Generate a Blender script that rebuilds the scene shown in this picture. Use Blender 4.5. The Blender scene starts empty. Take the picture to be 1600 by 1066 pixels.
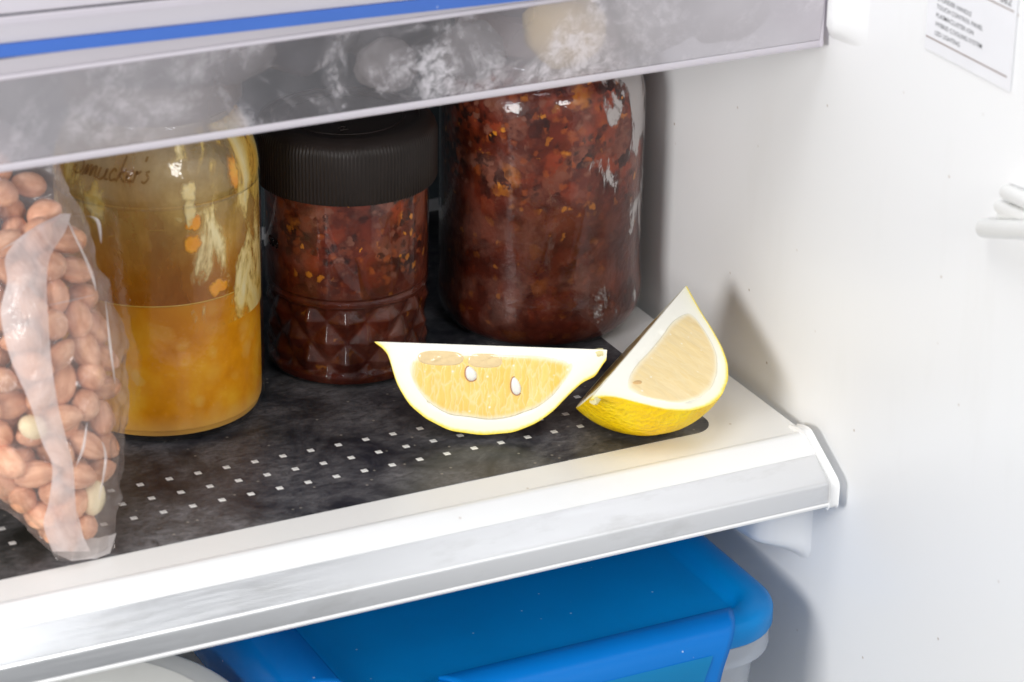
import bpy, bmesh, math, random
import numpy as np
from mathutils import Matrix, Vector, noise as mnoise

random.seed(7)
rng = np.random.default_rng(7)
CM = 0.01
sc = bpy.context.scene
col = sc.collection

# ------------------------------------------------------------------ camera
RIGHT = Vector((0.89448911, -0.44688107, 0.01365803))
DOWN = Vector((-0.17047399, -0.36914773, -0.91360197))
FWD = Vector((0.41331326, 0.81487868, -0.40638023))
CAMP = Vector((-58.57431993, -90.77989044, 51.22261954))
cam_d = bpy.data.cameras.new('camera')
cam = bpy.data.objects.new('camera', cam_d)
col.objects.link(cam)
m = Matrix.Identity(4)
for r_ in range(3):
    m[r_][0] = RIGHT[r_]; m[r_][1] = -DOWN[r_]; m[r_][2] = -FWD[r_]; m[r_][3] = CAMP[r_] * CM
cam.matrix_world = m
cam_d.sensor_width = 36.0
cam_d.lens = 107.08
cam_d.clip_start = 0.05
cam_d.clip_end = 50
cam_d.dof.use_dof = True
cam_d.dof.focus_distance = 1.21
cam_d.dof.aperture_fstop = 15
sc.camera = cam

# ------------------------------------------------------------------ light
world = bpy.data.worlds.new('World')
sc.world = world
world.use_nodes = True
bg = world.node_tree.nodes['Background']
bg.inputs[0].default_value = (0.93, 0.96, 1.0, 1)
bg.inputs[1].default_value = 0.33


def area(name, loc, target, size, power, color):
    d = bpy.data.lights.new(name, 'AREA')
    d.shape = 'SQUARE'; d.size = size * CM; d.energy = power; d.color = color
    o = bpy.data.objects.new(name, d)
    col.objects.link(o)
    o.location = Vector(loc) * CM
    dirv = (Vector(target) - Vector(loc))
    o.rotation_euler = dirv.to_track_quat('-Z', 'Y').to_euler()
    return o


area('key_lamp', (-86, -33, 25), (-4, 6, 3), 27, 5.0, (1.0, 0.99, 0.975))
area('front_lamp', (-14, -112, 56), (-12, 6, 3), 26, 4.3, (1.0, 0.99, 0.97))
area('ceiling_lamp', (-40, -24, 95), (-20, -1, 0), 46, 3.6, (0.97, 0.985, 1.0))

sc.view_settings.view_transform = 'Standard'
sc.view_settings.look = 'None'
sc.view_settings.exposure = 0.0
sc.view_settings.gamma = 1.0
sc.cycles.use_denoising = True
sc.cycles.max_bounces = 14
sc.cycles.diffuse_bounces = 6
sc.cycles.glossy_bounces = 4
sc.cycles.transmission_bounces = 8
sc.cycles.transparent_max_bounces = 32
sc.cycles.caustics_reflective = False
sc.cycles.caustics_refractive = False
sc.cycles.sample_clamp_indirect = 4.0


# ------------------------------------------------------------------ helpers
def P(p):
    """calibration: direction of the sight line through a photo pixel (for measuring real positions)"""
    return (RIGHT * (p[0] - 800) + DOWN * (p[1] - 533) + FWD * 4759.28).normalized()


def on(p, ax, v):
    d = P(p)
    return CAMP + d * ((v - CAMP[ax]) / d[ax])


def tag(o, label=None, cat=None, group=None, kind=None):
    if label: o['label'] = label
    if cat: o['category'] = cat
    if group: o['group'] = group
    if kind: o['kind'] = kind
    return o


def thing(name, loc, label, cat, group=None):
    o = bpy.data.objects.new(name, None)
    o.empty_display_size = 0.01
    col.objects.link(o)
    o.location = Vector(loc) * CM
    return tag(o, label, cat, group)


def wloc(o):
    v = Vector((0, 0, 0))
    while o is not None:
        v = v + Vector(o.location)
        o = o.parent
    return v / CM


class MB:
    """mesh builder; coordinates are centimetres in world space"""

    def __init__(s):
        s.v = []; s.f = []; s.uv = {}; s.edge = None

    def add(s, vs, fs, uvs=None):
        b = len(s.v)
        s.v += [tuple(p) for p in vs]
        s.f += [tuple(b + i for i in f) for f in fs]
        if uvs:
            for i, u in enumerate(uvs): s.uv[b + i] = u
        return b

    def box(s, x0, x1, y0, y1, z0, z1):
        s.add([(x0, y0, z0), (x1, y0, z0), (x1, y1, z0), (x0, y1, z0), (x0, y0, z1), (x1, y0, z1), (x1, y1, z1), (x0, y1, z1)],
              [(0, 3, 2, 1), (4, 5, 6, 7), (0, 1, 5, 4), (1, 2, 6, 5), (2, 3, 7, 6), (3, 0, 4, 7)])

    def grid(s, pts, nu, nv, closeu=False, uvs=None, flip=False):
        """pts[j*nu+i]"""
        fs = []
        for j in range(nv - 1):
            for i in range(nu if closeu else nu - 1):
                k = (i + 1) % nu
                f = (j * nu + i, j * nu + k, (j + 1) * nu + k, (j + 1) * nu + i)
                fs.append(f[::-1] if flip else f)
        return s.add(pts, fs, uvs)

    def lathe(s, c, prof, n=96, disp=None, capb=True, capt=False):
        pts = []
        for (r, z) in prof:
            for i in range(n):
                a = 2 * math.pi * i / n
                rr = r + (disp(a, z, r) if disp else 0)
                pts.append((c[0] + rr * math.cos(a), c[1] + rr * math.sin(a), c[2] + z))
        b = s.grid(pts, n, len(prof), True)
        if capb: s.f.append(tuple(b + i for i in range(n))[::-1])
        if capt: s.f.append(tuple(b + (len(prof) - 1) * n + i for i in range(n)))

    def tube(s, path, r, n=8, caps=True):
        path = [Vector(p) for p in path]
        rs = r if isinstance(r, (list, tuple)) else [r] * len(path)
        pts = []
        prev = None
        for i, p in enumerate(path):
            t = (path[min(i + 1, len(path) - 1)] - path[max(i - 1, 0)]).normalized()
            if prev is None:
                up = Vector((0, 0, 1)) if abs(t.z) < .9 else Vector((1, 0, 0))
                prev = t.cross(up).normalized()
            a = (prev - t * prev.dot(t)).normalized(); prev = a
            b = t.cross(a)
            for k in range(n):
                g = 2 * math.pi * k / n
                pts.append(p + (a * math.cos(g) + b * math.sin(g)) * rs[i])
        b0 = s.grid(pts, n, len(path), True)
        if caps:
            s.f.append(tuple(b0 + i for i in range(n))[::-1])
            s.f.append(tuple(b0 + (len(path) - 1) * n + i for i in range(n)))

    def extrude_x(s, prof, x0, x1, closed=True, nx=1):
        """prof: list of (y,z), closed polygon extruded along x"""
        n = len(prof)
        pts = []
        for j in range(nx + 1):
            x = x0 + (x1 - x0) * j / nx
            pts += [(x, y, z) for (y, z) in prof]
        b = s.grid(pts, n, nx + 1, closed)
        if closed:
            s.f.append(tuple(b + i for i in range(n)))
            s.f.append(tuple(b + nx * n + i for i in range(n))[::-1])

    def build(s, name, mat, parent=None, smooth=None, bevel=0, seg=2, loc=None, kind=None):
        base = wloc(parent) if parent is not None else (Vector(loc) if loc is not None else Vector((0, 0, 0)))
        me = bpy.data.meshes.new(name)
        me.from_pydata([((x - base.x) * CM, (y - base.y) * CM, (z - base.z) * CM) for (x, y, z) in s.v], [], s.f)
        if s.uv:
            ul = me.uv_layers.new(name='UVMap')
            for lp in me.loops:
                ul.data[lp.index].uv = s.uv.get(lp.vertex_index, (0, 0))
        if s.edge is not None:
            at = me.attributes.new('edge', 'FLOAT', 'POINT')
            at.data.foreach_set('value', s.edge)
        bm = bmesh.new(); bm.from_mesh(me)
        if not s.uv:
            bmesh.ops.remove_doubles(bm, verts=bm.verts, dist=1e-6)
        if bevel:
            es = [e for e in bm.edges if len(e.link_faces) == 2 and e.calc_face_angle() > 0.5]
            bmesh.ops.bevel(bm, geom=es, offset=bevel * CM, segments=seg, affect='EDGES', profile=.5, clamp_overlap=True)
        if not s.uv:
            bmesh.ops.recalc_face_normals(bm, faces=bm.faces)
        bm.to_mesh(me); bm.free()
        if smooth is not None:
            me.shade_smooth()
            if smooth < 179: me.set_sharp_from_angle(angle=math.radians(smooth))
        o = bpy.data.objects.new(name, me)
        col.objects.link(o)
        if mat: me.materials.append(mat)
        if parent is not None: o.parent = parent
        else: o.location = base * CM
        if kind: o['kind'] = kind
        return o


def catmull(pts, per=8):
    pts = [np.array(p, float) for p in pts]
    out = []
    for i in range(len(pts) - 1):
        p0 = pts[max(i - 1, 0)]; p1 = pts[i]; p2 = pts[i + 1]; p3 = pts[min(i + 2, len(pts) - 1)]
        for k in range(per):
            t = k / per
            out.append(.5 * ((2 * p1) + (p2 - p0) * t + (2 * p0 - 5 * p1 + 4 * p2 - p3) * t * t + (3 * p1 - p0 - 3 * p2 + p3) * t ** 3))
    out.append(pts[-1])
    return [tuple(p) for p in out]


def nz(x, y, z, s=1.0):
    return mnoise.noise(Vector((x * s, y * s, z * s)))


# ------------------------------------------------------------------ materials
class MT:
    def __init__(s, name):
        s.m = bpy.data.materials.new(name)
        s.m.use_nodes = True
        s.t = s.m.node_tree
        s.t.nodes.clear()
        s.out = s.t.nodes.new('ShaderNodeOutputMaterial')
        s._tc = None

    def n(s, typ, i=None, **kw):
        nd = s.t.nodes.new('ShaderNode' + typ)
        for k, v in kw.items(): setattr(nd, k, v)
        for k, v in (i or {}).items():
            s.set(nd.inputs[k], v)
        return nd

    def set(s, inp, v):
        if isinstance(v, bpy.types.NodeSocket): s.t.links.new(v, inp)
        elif isinstance(v, bpy.types.Node): s.t.links.new(v.outputs[0], inp)
        else:
            if isinstance(v, (tuple, list)) and len(v) == 3 and inp.type == 'RGBA': v = (*v, 1)
            inp.default_value = v

    def co(s, which='Object', scale=None, rot=None, loc=None):
        if s._tc is None: s._tc = s.n('TexCoord')
        o = s._tc.outputs[which]
        if scale is not None or rot is not None or loc is not None:
            mp = s.n('Mapping', {'Vector': o})
            if scale is not None: mp.inputs['Scale'].default_value = scale
            if rot is not None: mp.inputs['Rotation'].default_value = rot
            if loc is not None: mp.inputs['Location'].default_value = loc
            o = mp.outputs[0]
        return o

    def noise(s, scale, detail=4, rough=.5, vec=None, dist=0.0):
        return s.n('TexNoise', {'Vector': vec if vec is not None else s.co(), 'Scale': scale, 'Detail': detail, 'Roughness': rough, 'Distortion': dist})

    def vor(s, scale, vec=None, feature='F1', rand=1.0):
        return s.n('TexVoronoi', {'Vector': vec if vec is not None else s.co(), 'Scale': scale, 'Randomness': rand}, feature=feature)

    def ramp(s, fac, stops, interp='LINEAR'):
        nd = s.n('ValToRGB', {'Fac': fac})
        cr = nd.color_ramp
        cr.interpolation = interp
        while len(cr.elements) < len(stops): cr.elements.new(0.5)
        for e, (p, c) in zip(cr.elements, stops):
            e.position = p
            e.color = (c, c, c, 1) if isinstance(c, (int, float)) else (*c, 1)
        return nd.outputs[0]

    def mix(s, fac, a, b, mode='MIX'):
        nd = s.n('Mix', data_type='RGBA', blend_type=mode)
        s.set(nd.inputs[0], fac); s.set(nd.inputs[6], a); s.set(nd.inputs[7], b)
        return nd.outputs[2]

    def math(s, op, a, b=0.0, c=None, clamp=False):
        nd = s.n('Math', operation=op, use_clamp=clamp)
        s.set(nd.inputs[0], a); s.set(nd.inputs[1], b)
        if c is not None: s.set(nd.inputs[2], c)
        return nd.outputs[0]

    def mr(s, v, a, b, c=0.0, d=1.0, smooth=True):
        nd = s.n('MapRange', {'Value': v, 1: a, 2: b, 3: c, 4: d}, interpolation_type='SMOOTHSTEP' if smooth else 'LINEAR')
        return nd.outputs[0]

    def xyz(s, vec=None):
        return s.n('SeparateXYZ', {0: vec if vec is not None else s.co()}).outputs

    def bump(s, h, strength=.3, dist=.001, normal=None):
        i = {'Height': h, 'Strength': strength, 'Distance': dist}
        if normal is not None: i['Normal'] = normal
        return s.n('Bump', i).outputs[0]

    def pbr(s, **kw):
        i = {}
        names = dict(color='Base Color', rough='Roughness', metal='Metallic', normal='Normal', ior='IOR', spec='Specular IOR Level',
                     sss='Subsurface Weight', sssr='Subsurface Radius', ssss='Subsurface Scale', coat='Coat Weight', coatr='Coat Roughness',
                     coatn='Coat Normal', trans='Transmission Weight', alpha='Alpha', sheen='Sheen Weight', aniso='Anisotropic')
        for k, v in kw.items(): i[names[k]] = v
        return s.n('BsdfPrincipled', i)

    def shader(s, sh):
        s.set(s.out.inputs[0], sh.outputs[0] if isinstance(sh, bpy.types.Node) else sh)
        return s.m

    def thin(s, normal=None, f0=.032, k=.9):
        lw = s.n('LayerWeight', {'Blend': .5})
        if normal is not None: s.set(lw.inputs['Normal'], normal)
        return s.math('MULTIPLY_ADD', s.math('POWER', lw.outputs['Facing'], 5.0), k * (1 - f0), f0 * k)

    def mixsh(s, fac, a, b):
        nd = s.n('MixShader')
        s.set(nd.inputs[0], fac); s.set(nd.inputs[1], a); s.set(nd.inputs[2], b)
        return nd.outputs[0]


def m_white(name, c=(.905, .908, .912), rough=.35, specks=True, plane='yz'):
    t = MT(name)
    big = t.noise(9, 3)
    colr = t.mix(t.math('MULTIPLY', big.outputs[0], .25), c, tuple(x * .93 for x in c))
    if specks:
        p3 = t.xyz()
        v2d = t.n('CombineXYZ', {0: p3[0] if plane == 'xy' else p3[1], 1: p3[1] if plane == 'xy' else p3[2]}).outputs[0]
        v = t.vor(62, v2d); v.voronoi_dimensions = '2D'
        d = t.ramp(v.outputs['Distance'], [(0.0, 1.0), (.02, 1.0), (.045, 0.0), (1, 0)])
        rare = t.ramp(t.n('SeparateColor', {0: v.outputs['Color']}).outputs[0], [(0, 0), (.88, 0), (.92, .3), (1, .75)])
        colr = t.mix(t.math('MULTIPLY', d, rare), colr, (.42, .33, .25))
        sm = t.noise(30, 5, .6, t.co(scale=(1, 1, .25)))
        colr = t.mix(t.math('MULTIPLY', t.ramp(sm.outputs[0], [(.6, 0), (.8, 1)]), .10), colr, (.6, .57, .5))
    fine = t.noise(900, 2)
    return t.shader(t.pbr(color=colr, rough=rough, normal=t.bump(fine.outputs[0], .05, .0003), spec=.45))


def m_plain(name, c, rough=.4, **kw):
    t = MT(name)
    n_ = t.noise(60, 4)
    colr = t.mix(n_.outputs[0], tuple(x * .9 for x in c), c)
    return t.shader(t.pbr(color=colr, rough=rough, **kw))


def m_metal():
    t = MT('brushed_aluminium')
    st = t.noise(60, 4, .6, t.co(scale=(.6, 14, 14)))
    sc_ = t.noise(30, 6, .65, t.co(scale=(1, 3, 3)))
    stain = t.ramp(sc_.outputs[0], [(.52, 0), (.72, 1)])
    colr = t.mix(t.math('MULTIPLY', stain, .32), (.76, .765, .78), (.42, .41, .39))
    rough = t.mr(st.outputs[0], .3, .7, .28, .38)
    return t.shader(t.pbr(color=colr, metal=.92, rough=rough, normal=t.bump(st.outputs[0], .06, .0003)))


def m_darkglass():
    t = MT('dark_printed_glass')
    a = t.noise(28, 8, .62, dist=.6)
    b = t.noise(170, 9, .78, t.co(rot=(0, 0, .5), scale=(1, 1.7, 1)), dist=.9)
    c = t.noise(9, 3, .5)
    tint = t.ramp(c.outputs[0], [(.25, (.012, .016, .028)), (.5, (.016, .018, .024)), (.72, (.034, .032, .020))])
    haze = t.math('MULTIPLY', t.ramp(a.outputs[0], [(.38, 0), (.68, 1)]), t.ramp(b.outputs[0], [(.34, .08), (.70, 1)]))
    colr = t.mix(t.math('MULTIPLY', haze, .95), tint, (.30, .29, .30))
    fl = t.vor(300); fl.voronoi_dimensions = '2D'
    fr = t.ramp(t.n('SeparateColor', {0: fl.outputs['Color']}).outputs[1], [(.965, 0), (.98, 1)])
    fd = t.ramp(fl.outputs['Distance'], [(.08, 1), (.2, 0)])
    colr = t.mix(t.math('MULTIPLY', t.math('MULTIPLY', fr, fd), .55), colr, (.42, .38, .32))
    rough = t.mr(haze, 0, 1, .34, .6)
    return t.shader(t.pbr(color=colr, rough=rough, spec=.3))


def m_thinglass(name, tint=(.97, .98, .98), gloss=.03, frost=None, drops=False):
    t = MT(name)
    normal = None
    if drops:
        v = t.vor(520)
        d = t.ramp(v.outputs['Distance'], [(0, 1), (.45, 0)])
        nn = t.noise(160, 3)
        normal = t.bump(t.math('MULTIPLY', d, nn.outputs[0]), .16, .0005)
    fr = t.thin(normal)
    gl = t.n('BsdfGlossy', {'Color': (1, 1, 1), 'Roughness': gloss})
    if normal is not None:
        t.set(gl.inputs['Normal'], normal)
    tr = t.n('BsdfTransparent', {'Color': tint})
    return t.shader(t.mixsh(fr, tr.outputs[0], gl.outputs[0]))


def m_paste(name, upper):
    """dark red chilli paste seen through the jar: chopped flecks, oil and dark bits"""
    t = MT(name)
    w = t.noise(210, 5, .65)
    vec = t.n('VectorMath', {0: t.co(), 1: t.n('VectorMath', {0: w.outputs['Color'], 3: .007}, operation='SCALE').outputs[0]}, operation='ADD').outputs[0]
    v1 = t.vor(290, vec)
    v2 = t.vor(120, vec)
    v3 = t.vor(330, vec)
    r1 = t.n('SeparateColor', {0: v1.outputs['Color']}).outputs
    r2 = t.n('SeparateColor', {0: v2.outputs['Color']}).outputs
    r3 = t.n('SeparateColor', {0: v3.outputs['Color']}).outputs
    base = t.ramp(t.noise(70, 6, .62).outputs[0], [(.3, (.034, .004, .002)), (.5, (.088, .012, .0045)), (.72, (.17, .032, .011))])
    f1 = t.ramp(r1[0], [(0, (.020, .006, .005)), (.25, (.085, .015, .008)), (.48, (.18, .036, .014)), (.68, (.22, .085, .055)), (.82, (.30, .065, .014)), (.972, (.52, .17, .018))], 'CONSTANT')
    f2 = t.ramp(r2[1], [(0, (.026, .008, .007)), (.25, (.15, .022, .010)), (.5, (.22, .070, .042)), (.75, (.28, .042, .014)), (.95, (.42, .13, .015))], 'CONSTANT')
    z = t.xyz()[2]
    # chunkier towards the top of the filling, smoother below
    hi = t.mr(z, upper - .012, upper + .010, .16, .85)
    clump = t.ramp(t.noise(40, 4, .6, dist=.4).outputs[0], [(.36, .55), (.56, 1.1)])
    hi = t.math('MULTIPLY', hi, clump)
    m1 = t.math('MULTIPLY', t.ramp(v1.outputs['Distance'], [(.28, 1), (.62, 0)]), hi)
    m2 = t.math('MULTIPLY', t.ramp(v2.outputs['Distance'], [(.42, 1), (.75, 0)]), hi)
    base = t.mix(t.mr(z, upper - .02, upper + .012, .45, 0), base, (.028, .006, .004))
    c = t.mix(m2, base, f2)
    c = t.mix(m1, c, f1)
    sp = t.math('MULTIPLY', t.math('MULTIPLY', t.ramp(r3[2], [(.962, 0), (.97, 1)]), t.ramp(v3.outputs['Distance'], [(.3, .9), (.5, 0)])), t.math('ADD', hi, .25))
    c = t.mix(sp, c, (.62, .22, .02))
    # greyish film where the paste leaves the glass
    fg = t.ramp(t.noise(48, 7, .62, dist=.5).outputs[0], [(.50, 0), (.66, 1)])
    c = t.mix(t.math('MULTIPLY', fg, .20), c, (.36, .17, .13))
    h = t.math('ADD', v1.outputs['Distance'], t.math('MULTIPLY', t.noise(260, 3).outputs[0], .5))
    return t.shader(t.pbr(color=c, rough=.36, normal=t.bump(h, .22, .001), sss=.06, ssss=.003, spec=.22))


def m_pale_film():
    t = MT('condensation_film')
    a = t.noise(90, 8, .66, t.co(scale=(1, 1, .5)), dist=.3)
    uv = t.xyz(t.co('UV'))
    edge = t.math('MULTIPLY', t.ramp(uv[0], [(0, 0), (.45, .55), (.75, 1), (1, .8)]), t.ramp(uv[1], [(0, .0), (.08, .48), (.35, .42), (.58, .45), (.78, .92), (1, 1)]))
    th = t.math('SUBTRACT', t.math('ADD', a.outputs[0], t.math('MULTIPLY', edge, .36)), .72)
    al = t.mr(th, -.04, .05, 0, .68)
    d = t.pbr(color=(.62, .58, .57), rough=.35)
    tr = t.n('BsdfTransparent')
    return t.shader(t.mixsh(al, tr.outputs[0], d.outputs[0]))


def m_marmalade():
    t = MT('orange_marmalade')
    w = t.noise(70, 3)
    vec = t.n('VectorMath', {0: t.co(), 1: t.n('VectorMath', {0: w.outputs['Color'], 3: .01}, operation='SCALE').outputs[0]}, operation='ADD').outputs[0]
    a = t.noise(55, 5, .55)
    c = t.ramp(a.outputs[0], [(.28, (.62, .20, .002)), (.5, (.80, .31, .005)), (.72, (.90, .45, .03))])
    v = t.vor(135, vec)
    r = t.n('SeparateColor', {0: v.outputs['Color']}).outputs
    pk = t.math('MULTIPLY', t.ramp(r[0], [(.6, 0), (.7, 1)]), t.ramp(v.outputs['Distance'], [(.22, .8), (.6, 0)]))
    c = t.mix(pk, c, t.mix(r[1], (.85, .50, .10), (.78, .30, .02)))
    # pale settled pulp at the very bottom
    z = t.xyz()[2]
    low = t.math('MULTIPLY', t.mr(z, .004, .014, 1, 0), .5)
    c = t.mix(low, c, (.78, .50, .17))
    c = t.mix(t.mr(z, .030, .060, 0, .62), c, (.42, .14, .004))
    return t.shader(t.pbr(color=c, rough=.35, spec=.2, sss=.15, ssss=.006, sssr=(1, .5, .12), normal=t.bump(a.outputs[0], .15, .001)))


def m_coating():
    """sauce smeared on the inside of the jar wall and fogged with droplets"""
    t = MT('smeared_inside_coating')
    z = t.xyz()[2]
    a = t.noise(60, 6, .6, t.co(scale=(1, 1, .6)))
    c = t.ramp(t.math('ADD', t.mr(z, .055, .122, 0, .75, False), t.math('MULTIPLY', a.outputs[0], .3)),
               [(.08, (.40, .105, .002)), (.34, (.60, .24, .018)), (.60, (.92, .62, .18)), (1, (.96, .87, .64))])
    fine = t.vor(600)
    d = t.pbr(color=c, rough=.25, spec=.3, coat=.25, coatr=.14, normal=t.bump(t.math('ADD', fine.outputs['Distance'], t.noise(400, 4).outputs[0]), .22, .0006))
    tl = t.n('BsdfTranslucent', {'Color': c})
    s1 = t.mixsh(.22, d.outputs[0], tl.outputs[0])
    tr = t.n('BsdfTransparent', {'Color': (.95, .88, .7)})
    b2 = t.noise(28, 6, .6, t.co(scale=(1, 1, .5)), dist=.6)
    al = t.math('MULTIPLY', t.math('MULTIPLY', t.ramp(a.outputs[0], [(.3, .66), (.7, 1)]), t.ramp(b2.outputs[0], [(.36, .45), (.6, 1)])), t.mr(z, .080, .112, 1, .55))
    return t.shader(t.mixsh(al, tr.outputs[0], s1))


def m_smear(name, cs):
    t = MT(name)
    a = t.noise(170, 5, .6)
    b = t.noise(420, 4, .6)
    c = t.ramp(a.outputs[0], [(.32, cs[0]), (.5, cs[1]), (.7, cs[2])])
    q = t.xyz(t.co('UV'))[0]
    e = t.math('ADD', q, t.math('ADD', t.math('MULTIPLY', t.math('SUBTRACT', a.outputs[0], .5), .9), t.math('MULTIPLY', t.math('SUBTRACT', b.outputs[0], .5), .35)))
    al = t.mr(e, .45, 1.0, .96, 0)
    d = t.pbr(color=c, rough=.28, normal=t.bump(a.outputs[0], .35, .001))
    return t.shader(t.mixsh(al, t.n('BsdfTransparent').outputs[0], d.outputs[0]))


def m_rind():
    t = MT('lemon_rind')
    v = t.vor(950)
    p = t.vor(420)
    a = t.noise(80, 4)
    c = t.ramp(a.outputs[0], [(.3, (.92, .57, .001)), (.55, (.96, .65, .002)), (.75, (.97, .72, .006))])
    c = t.mix(t.ramp(p.outputs['Distance'], [(.1, .35), (.3, 0)]), c, (.70, .36, .004))
    h = t.math('ADD', t.math('MULTIPLY', v.outputs['Distance'], .4), p.outputs['Distance'])
    return t.shader(t.pbr(color=c, rough=.36, normal=t.bump(h, .45, .0012), spec=.3))


def m_pith():
    t = MT('lemon_pith')
    uv = t.xyz(t.co('UV'))
    a = t.noise(160, 5, .6)
    # v runs 0 at the core to 1 at the skin; the outer edge takes the skin's yellow, in little oil glands
    g = t.noise(700, 2)
    e = t.math('ADD', uv[1], t.math('MULTIPLY', t.math('SUBTRACT', g.outputs[0], .5), .07))
    c = t.ramp(e, [(0, (.93, .91, .82)), (.55, (.94, .92, .80)), (.86, (.94, .91, .70)), (.935, (.94, .82, .26)), (1, (.92, .68, .02))])
    return t.shader(t.pbr(color=c, rough=.5, normal=t.bump(a.outputs[0], .12, .0008)))


def m_flesh(name, c0, c1, c2, walls=.34, bmp=.3):
    t = MT(name)
    wv = t.noise(3.0, 3, .5, t.co('UV'))
    uvw = t.n('VectorMath', {0: t.co('UV'), 1: t.n('VectorMath', {0: wv.outputs['Color'], 3: .22}, operation='SCALE').outputs[0]}, operation='ADD').outputs[0]
    mp = t.n('Mapping', {'Vector': uvw}); mp.inputs['Scale'].default_value = (5.2, 1.15, 1)
    sac = t.vor(1.0, mp.outputs[0], 'DISTANCE_TO_EDGE')
    sacc = t.vor(1.0, mp.outputs[0])
    st = t.noise(3.2, 4, .55, t.co('UV', scale=(4.6, .5, 1)), dist=.3)
    bl = t.noise(55, 3)
    rnd = t.n('SeparateColor', {0: sacc.outputs['Color']}).outputs[0]
    f = t.math('ADD', t.math('ADD', t.math('MULTIPLY', st.outputs[0], .35), t.math('MULTIPLY', bl.outputs[0], .45)), t.math('MULTIPLY', rnd, .2))
    c = t.ramp(f, [(.32, c0), (.5, c1), (.68, c2)])
    # thin pale walls between the juice sacs
    c = t.mix(t.ramp(sac.outputs['Distance'], [(0, walls), (.10, 0)]), c, (.96, .88, .62))
    sp = t.vor(420, t.co('Object'))
    r = t.n('SeparateColor', {0: sp.outputs['Color']}).outputs
    glint = t.math('MULTIPLY', t.ramp(r[0], [(.80, 0), (.84, 1)]), t.ramp(sp.outputs['Distance'], [(.10, .7), (.26, 0)]))
    c = t.mix(glint, c, (.97, .94, .86))  # pale specks paint wet glints onto the flesh
    at = t.n('Attribute', attribute_name='edge')
    eg = t.math('ADD', at.outputs['Fac'], t.math('MULTIPLY', t.math('SUBTRACT', bl.outputs[0], .5), .16))
    c = t.mix(t.mr(eg, .0, .30, .92, 0), c, (.95, .91, .74))
    h = t.math('ADD', t.math('MULTIPLY', t.ramp(sac.outputs['Distance'], [(0, 0), (.3, 1)]), .7), t.math('MULTIPLY', st.outputs[0], .5))
    return t.shader(t.pbr(color=c, rough=.3, normal=t.bump(h, bmp, .001), spec=.5, coat=.8, coatr=.08))


def m_peanut(name, c0, c1):
    t = MT(name)
    oi = t.n('ObjectInfo')
    st = t.noise(130, 5, .65, t.co(scale=(.35, 3, 3)), dist=.4)
    bl = t.noise(140, 3)
    f = t.math('ADD', t.math('MULTIPLY', st.outputs[0], .6), t.math('MULTIPLY', bl.outputs[0], .4))
    c = t.ramp(f, [(.3, c0), (.68, c1)])
    hs = t.n('HueSaturation', {'Color': c, 'Value': t.math('ADD', t.math('MULTIPLY', oi.outputs['Random'], .35), .82), 'Saturation': 1.0})
    return t.shader(t.pbr(color=hs.outputs[0], rough=.52, normal=t.bump(st.outputs[0], .6, .001), spec=.35))


def m_film(name, haze, tint=(.97, .96, .95), gl=.16):
    t = MT(name)
    a = t.noise(42, 6, .6, dist=1.0)
    b = t.noise(240, 4, .6, t.co(scale=(1, 1, .35)))
    nb = t.bump(t.math('ADD', a.outputs[0], t.math('MULTIPLY', b.outputs[0], .25)), .55, .004)
    fr = t.thin(nb, .05)
    gls = t.n('BsdfGlossy', {'Color': (1, 1, 1), 'Roughness': gl, 'Normal': nb})
    tr = t.n('BsdfTransparent', {'Color': tint})
    df = t.n('BsdfDiffuse', {'Color': (.93, .87, .86), 'Normal': nb})
    tl = t.n('BsdfTranslucent', {'Color': (.93, .87, .86)})
    mk = t.mixsh(.5, df.outputs[0], tl.outputs[0])
    hz = t.math('MULTIPLY', t.ramp(a.outputs[0], [(.3, .55), (.7, 1.35)]), haze, clamp=True)
    s1 = t.mixsh(hz, tr.outputs[0], mk)
    return t.shader(t.mixsh(fr, s1, gls.outputs[0]))


def m_drawer(name, clear, frost=True, tint=(.93, .93, .96), gloss=.8):
    t = MT(name)
    a = t.noise(34, 7, .62, dist=.7)
    b = t.noise(210, 6, .7, dist=.5)
    c = t.noise(20, 4, .55)
    fr = t.thin(None, .045, gloss)
    gls = t.n('BsdfGlossy', {'Color': (1, 1, 1), 'Roughness': .16})
    tr = t.n('BsdfTransparent', {'Color': tint})
    df = t.n('BsdfDiffuse', {'Color': (.92, .88, .93)})
    tl = t.n('BsdfTranslucent', {'Color': (.92, .88, .93)})
    mk = t.mixsh(.45, df.outputs[0], tl.outputs[0])
    if frost:
        x = t.math('MULTIPLY_ADD', t.xyz()[0], 2.5, .5)      # drawer metres to 0..1 over the part in view
        cover = t.ramp(x, [(.2, .40), (.36, .38), (.45, .10), (.60, .07), (.70, .20), (.82, .52), (1, .74)])
        f1 = t.math('MULTIPLY', t.ramp(a.outputs[0], [(.47, 0), (.62, 1)]), t.ramp(b.outputs[0], [(.40, .08), (.60, 1)]))
        f1 = t.math('MULTIPLY', f1, t.ramp(x, [(.2, .25), (.38, .35), (.46, 1), (.66, 1), (.78, .55), (.9, .2)]))
        f2 = t.ramp(c.outputs[0], [(.38, -.06), (.75, .14)])
        fac = t.math('ADD', t.math('MULTIPLY', f1, .75), t.math('ADD', f2, cover), clamp=True)
    else:
        fac = 1 - clear
    s1 = t.mixsh(fac, tr.outputs[0], mk)
    return t.shader(t.mixsh(fr, s1, gls.outputs[0]))


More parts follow.
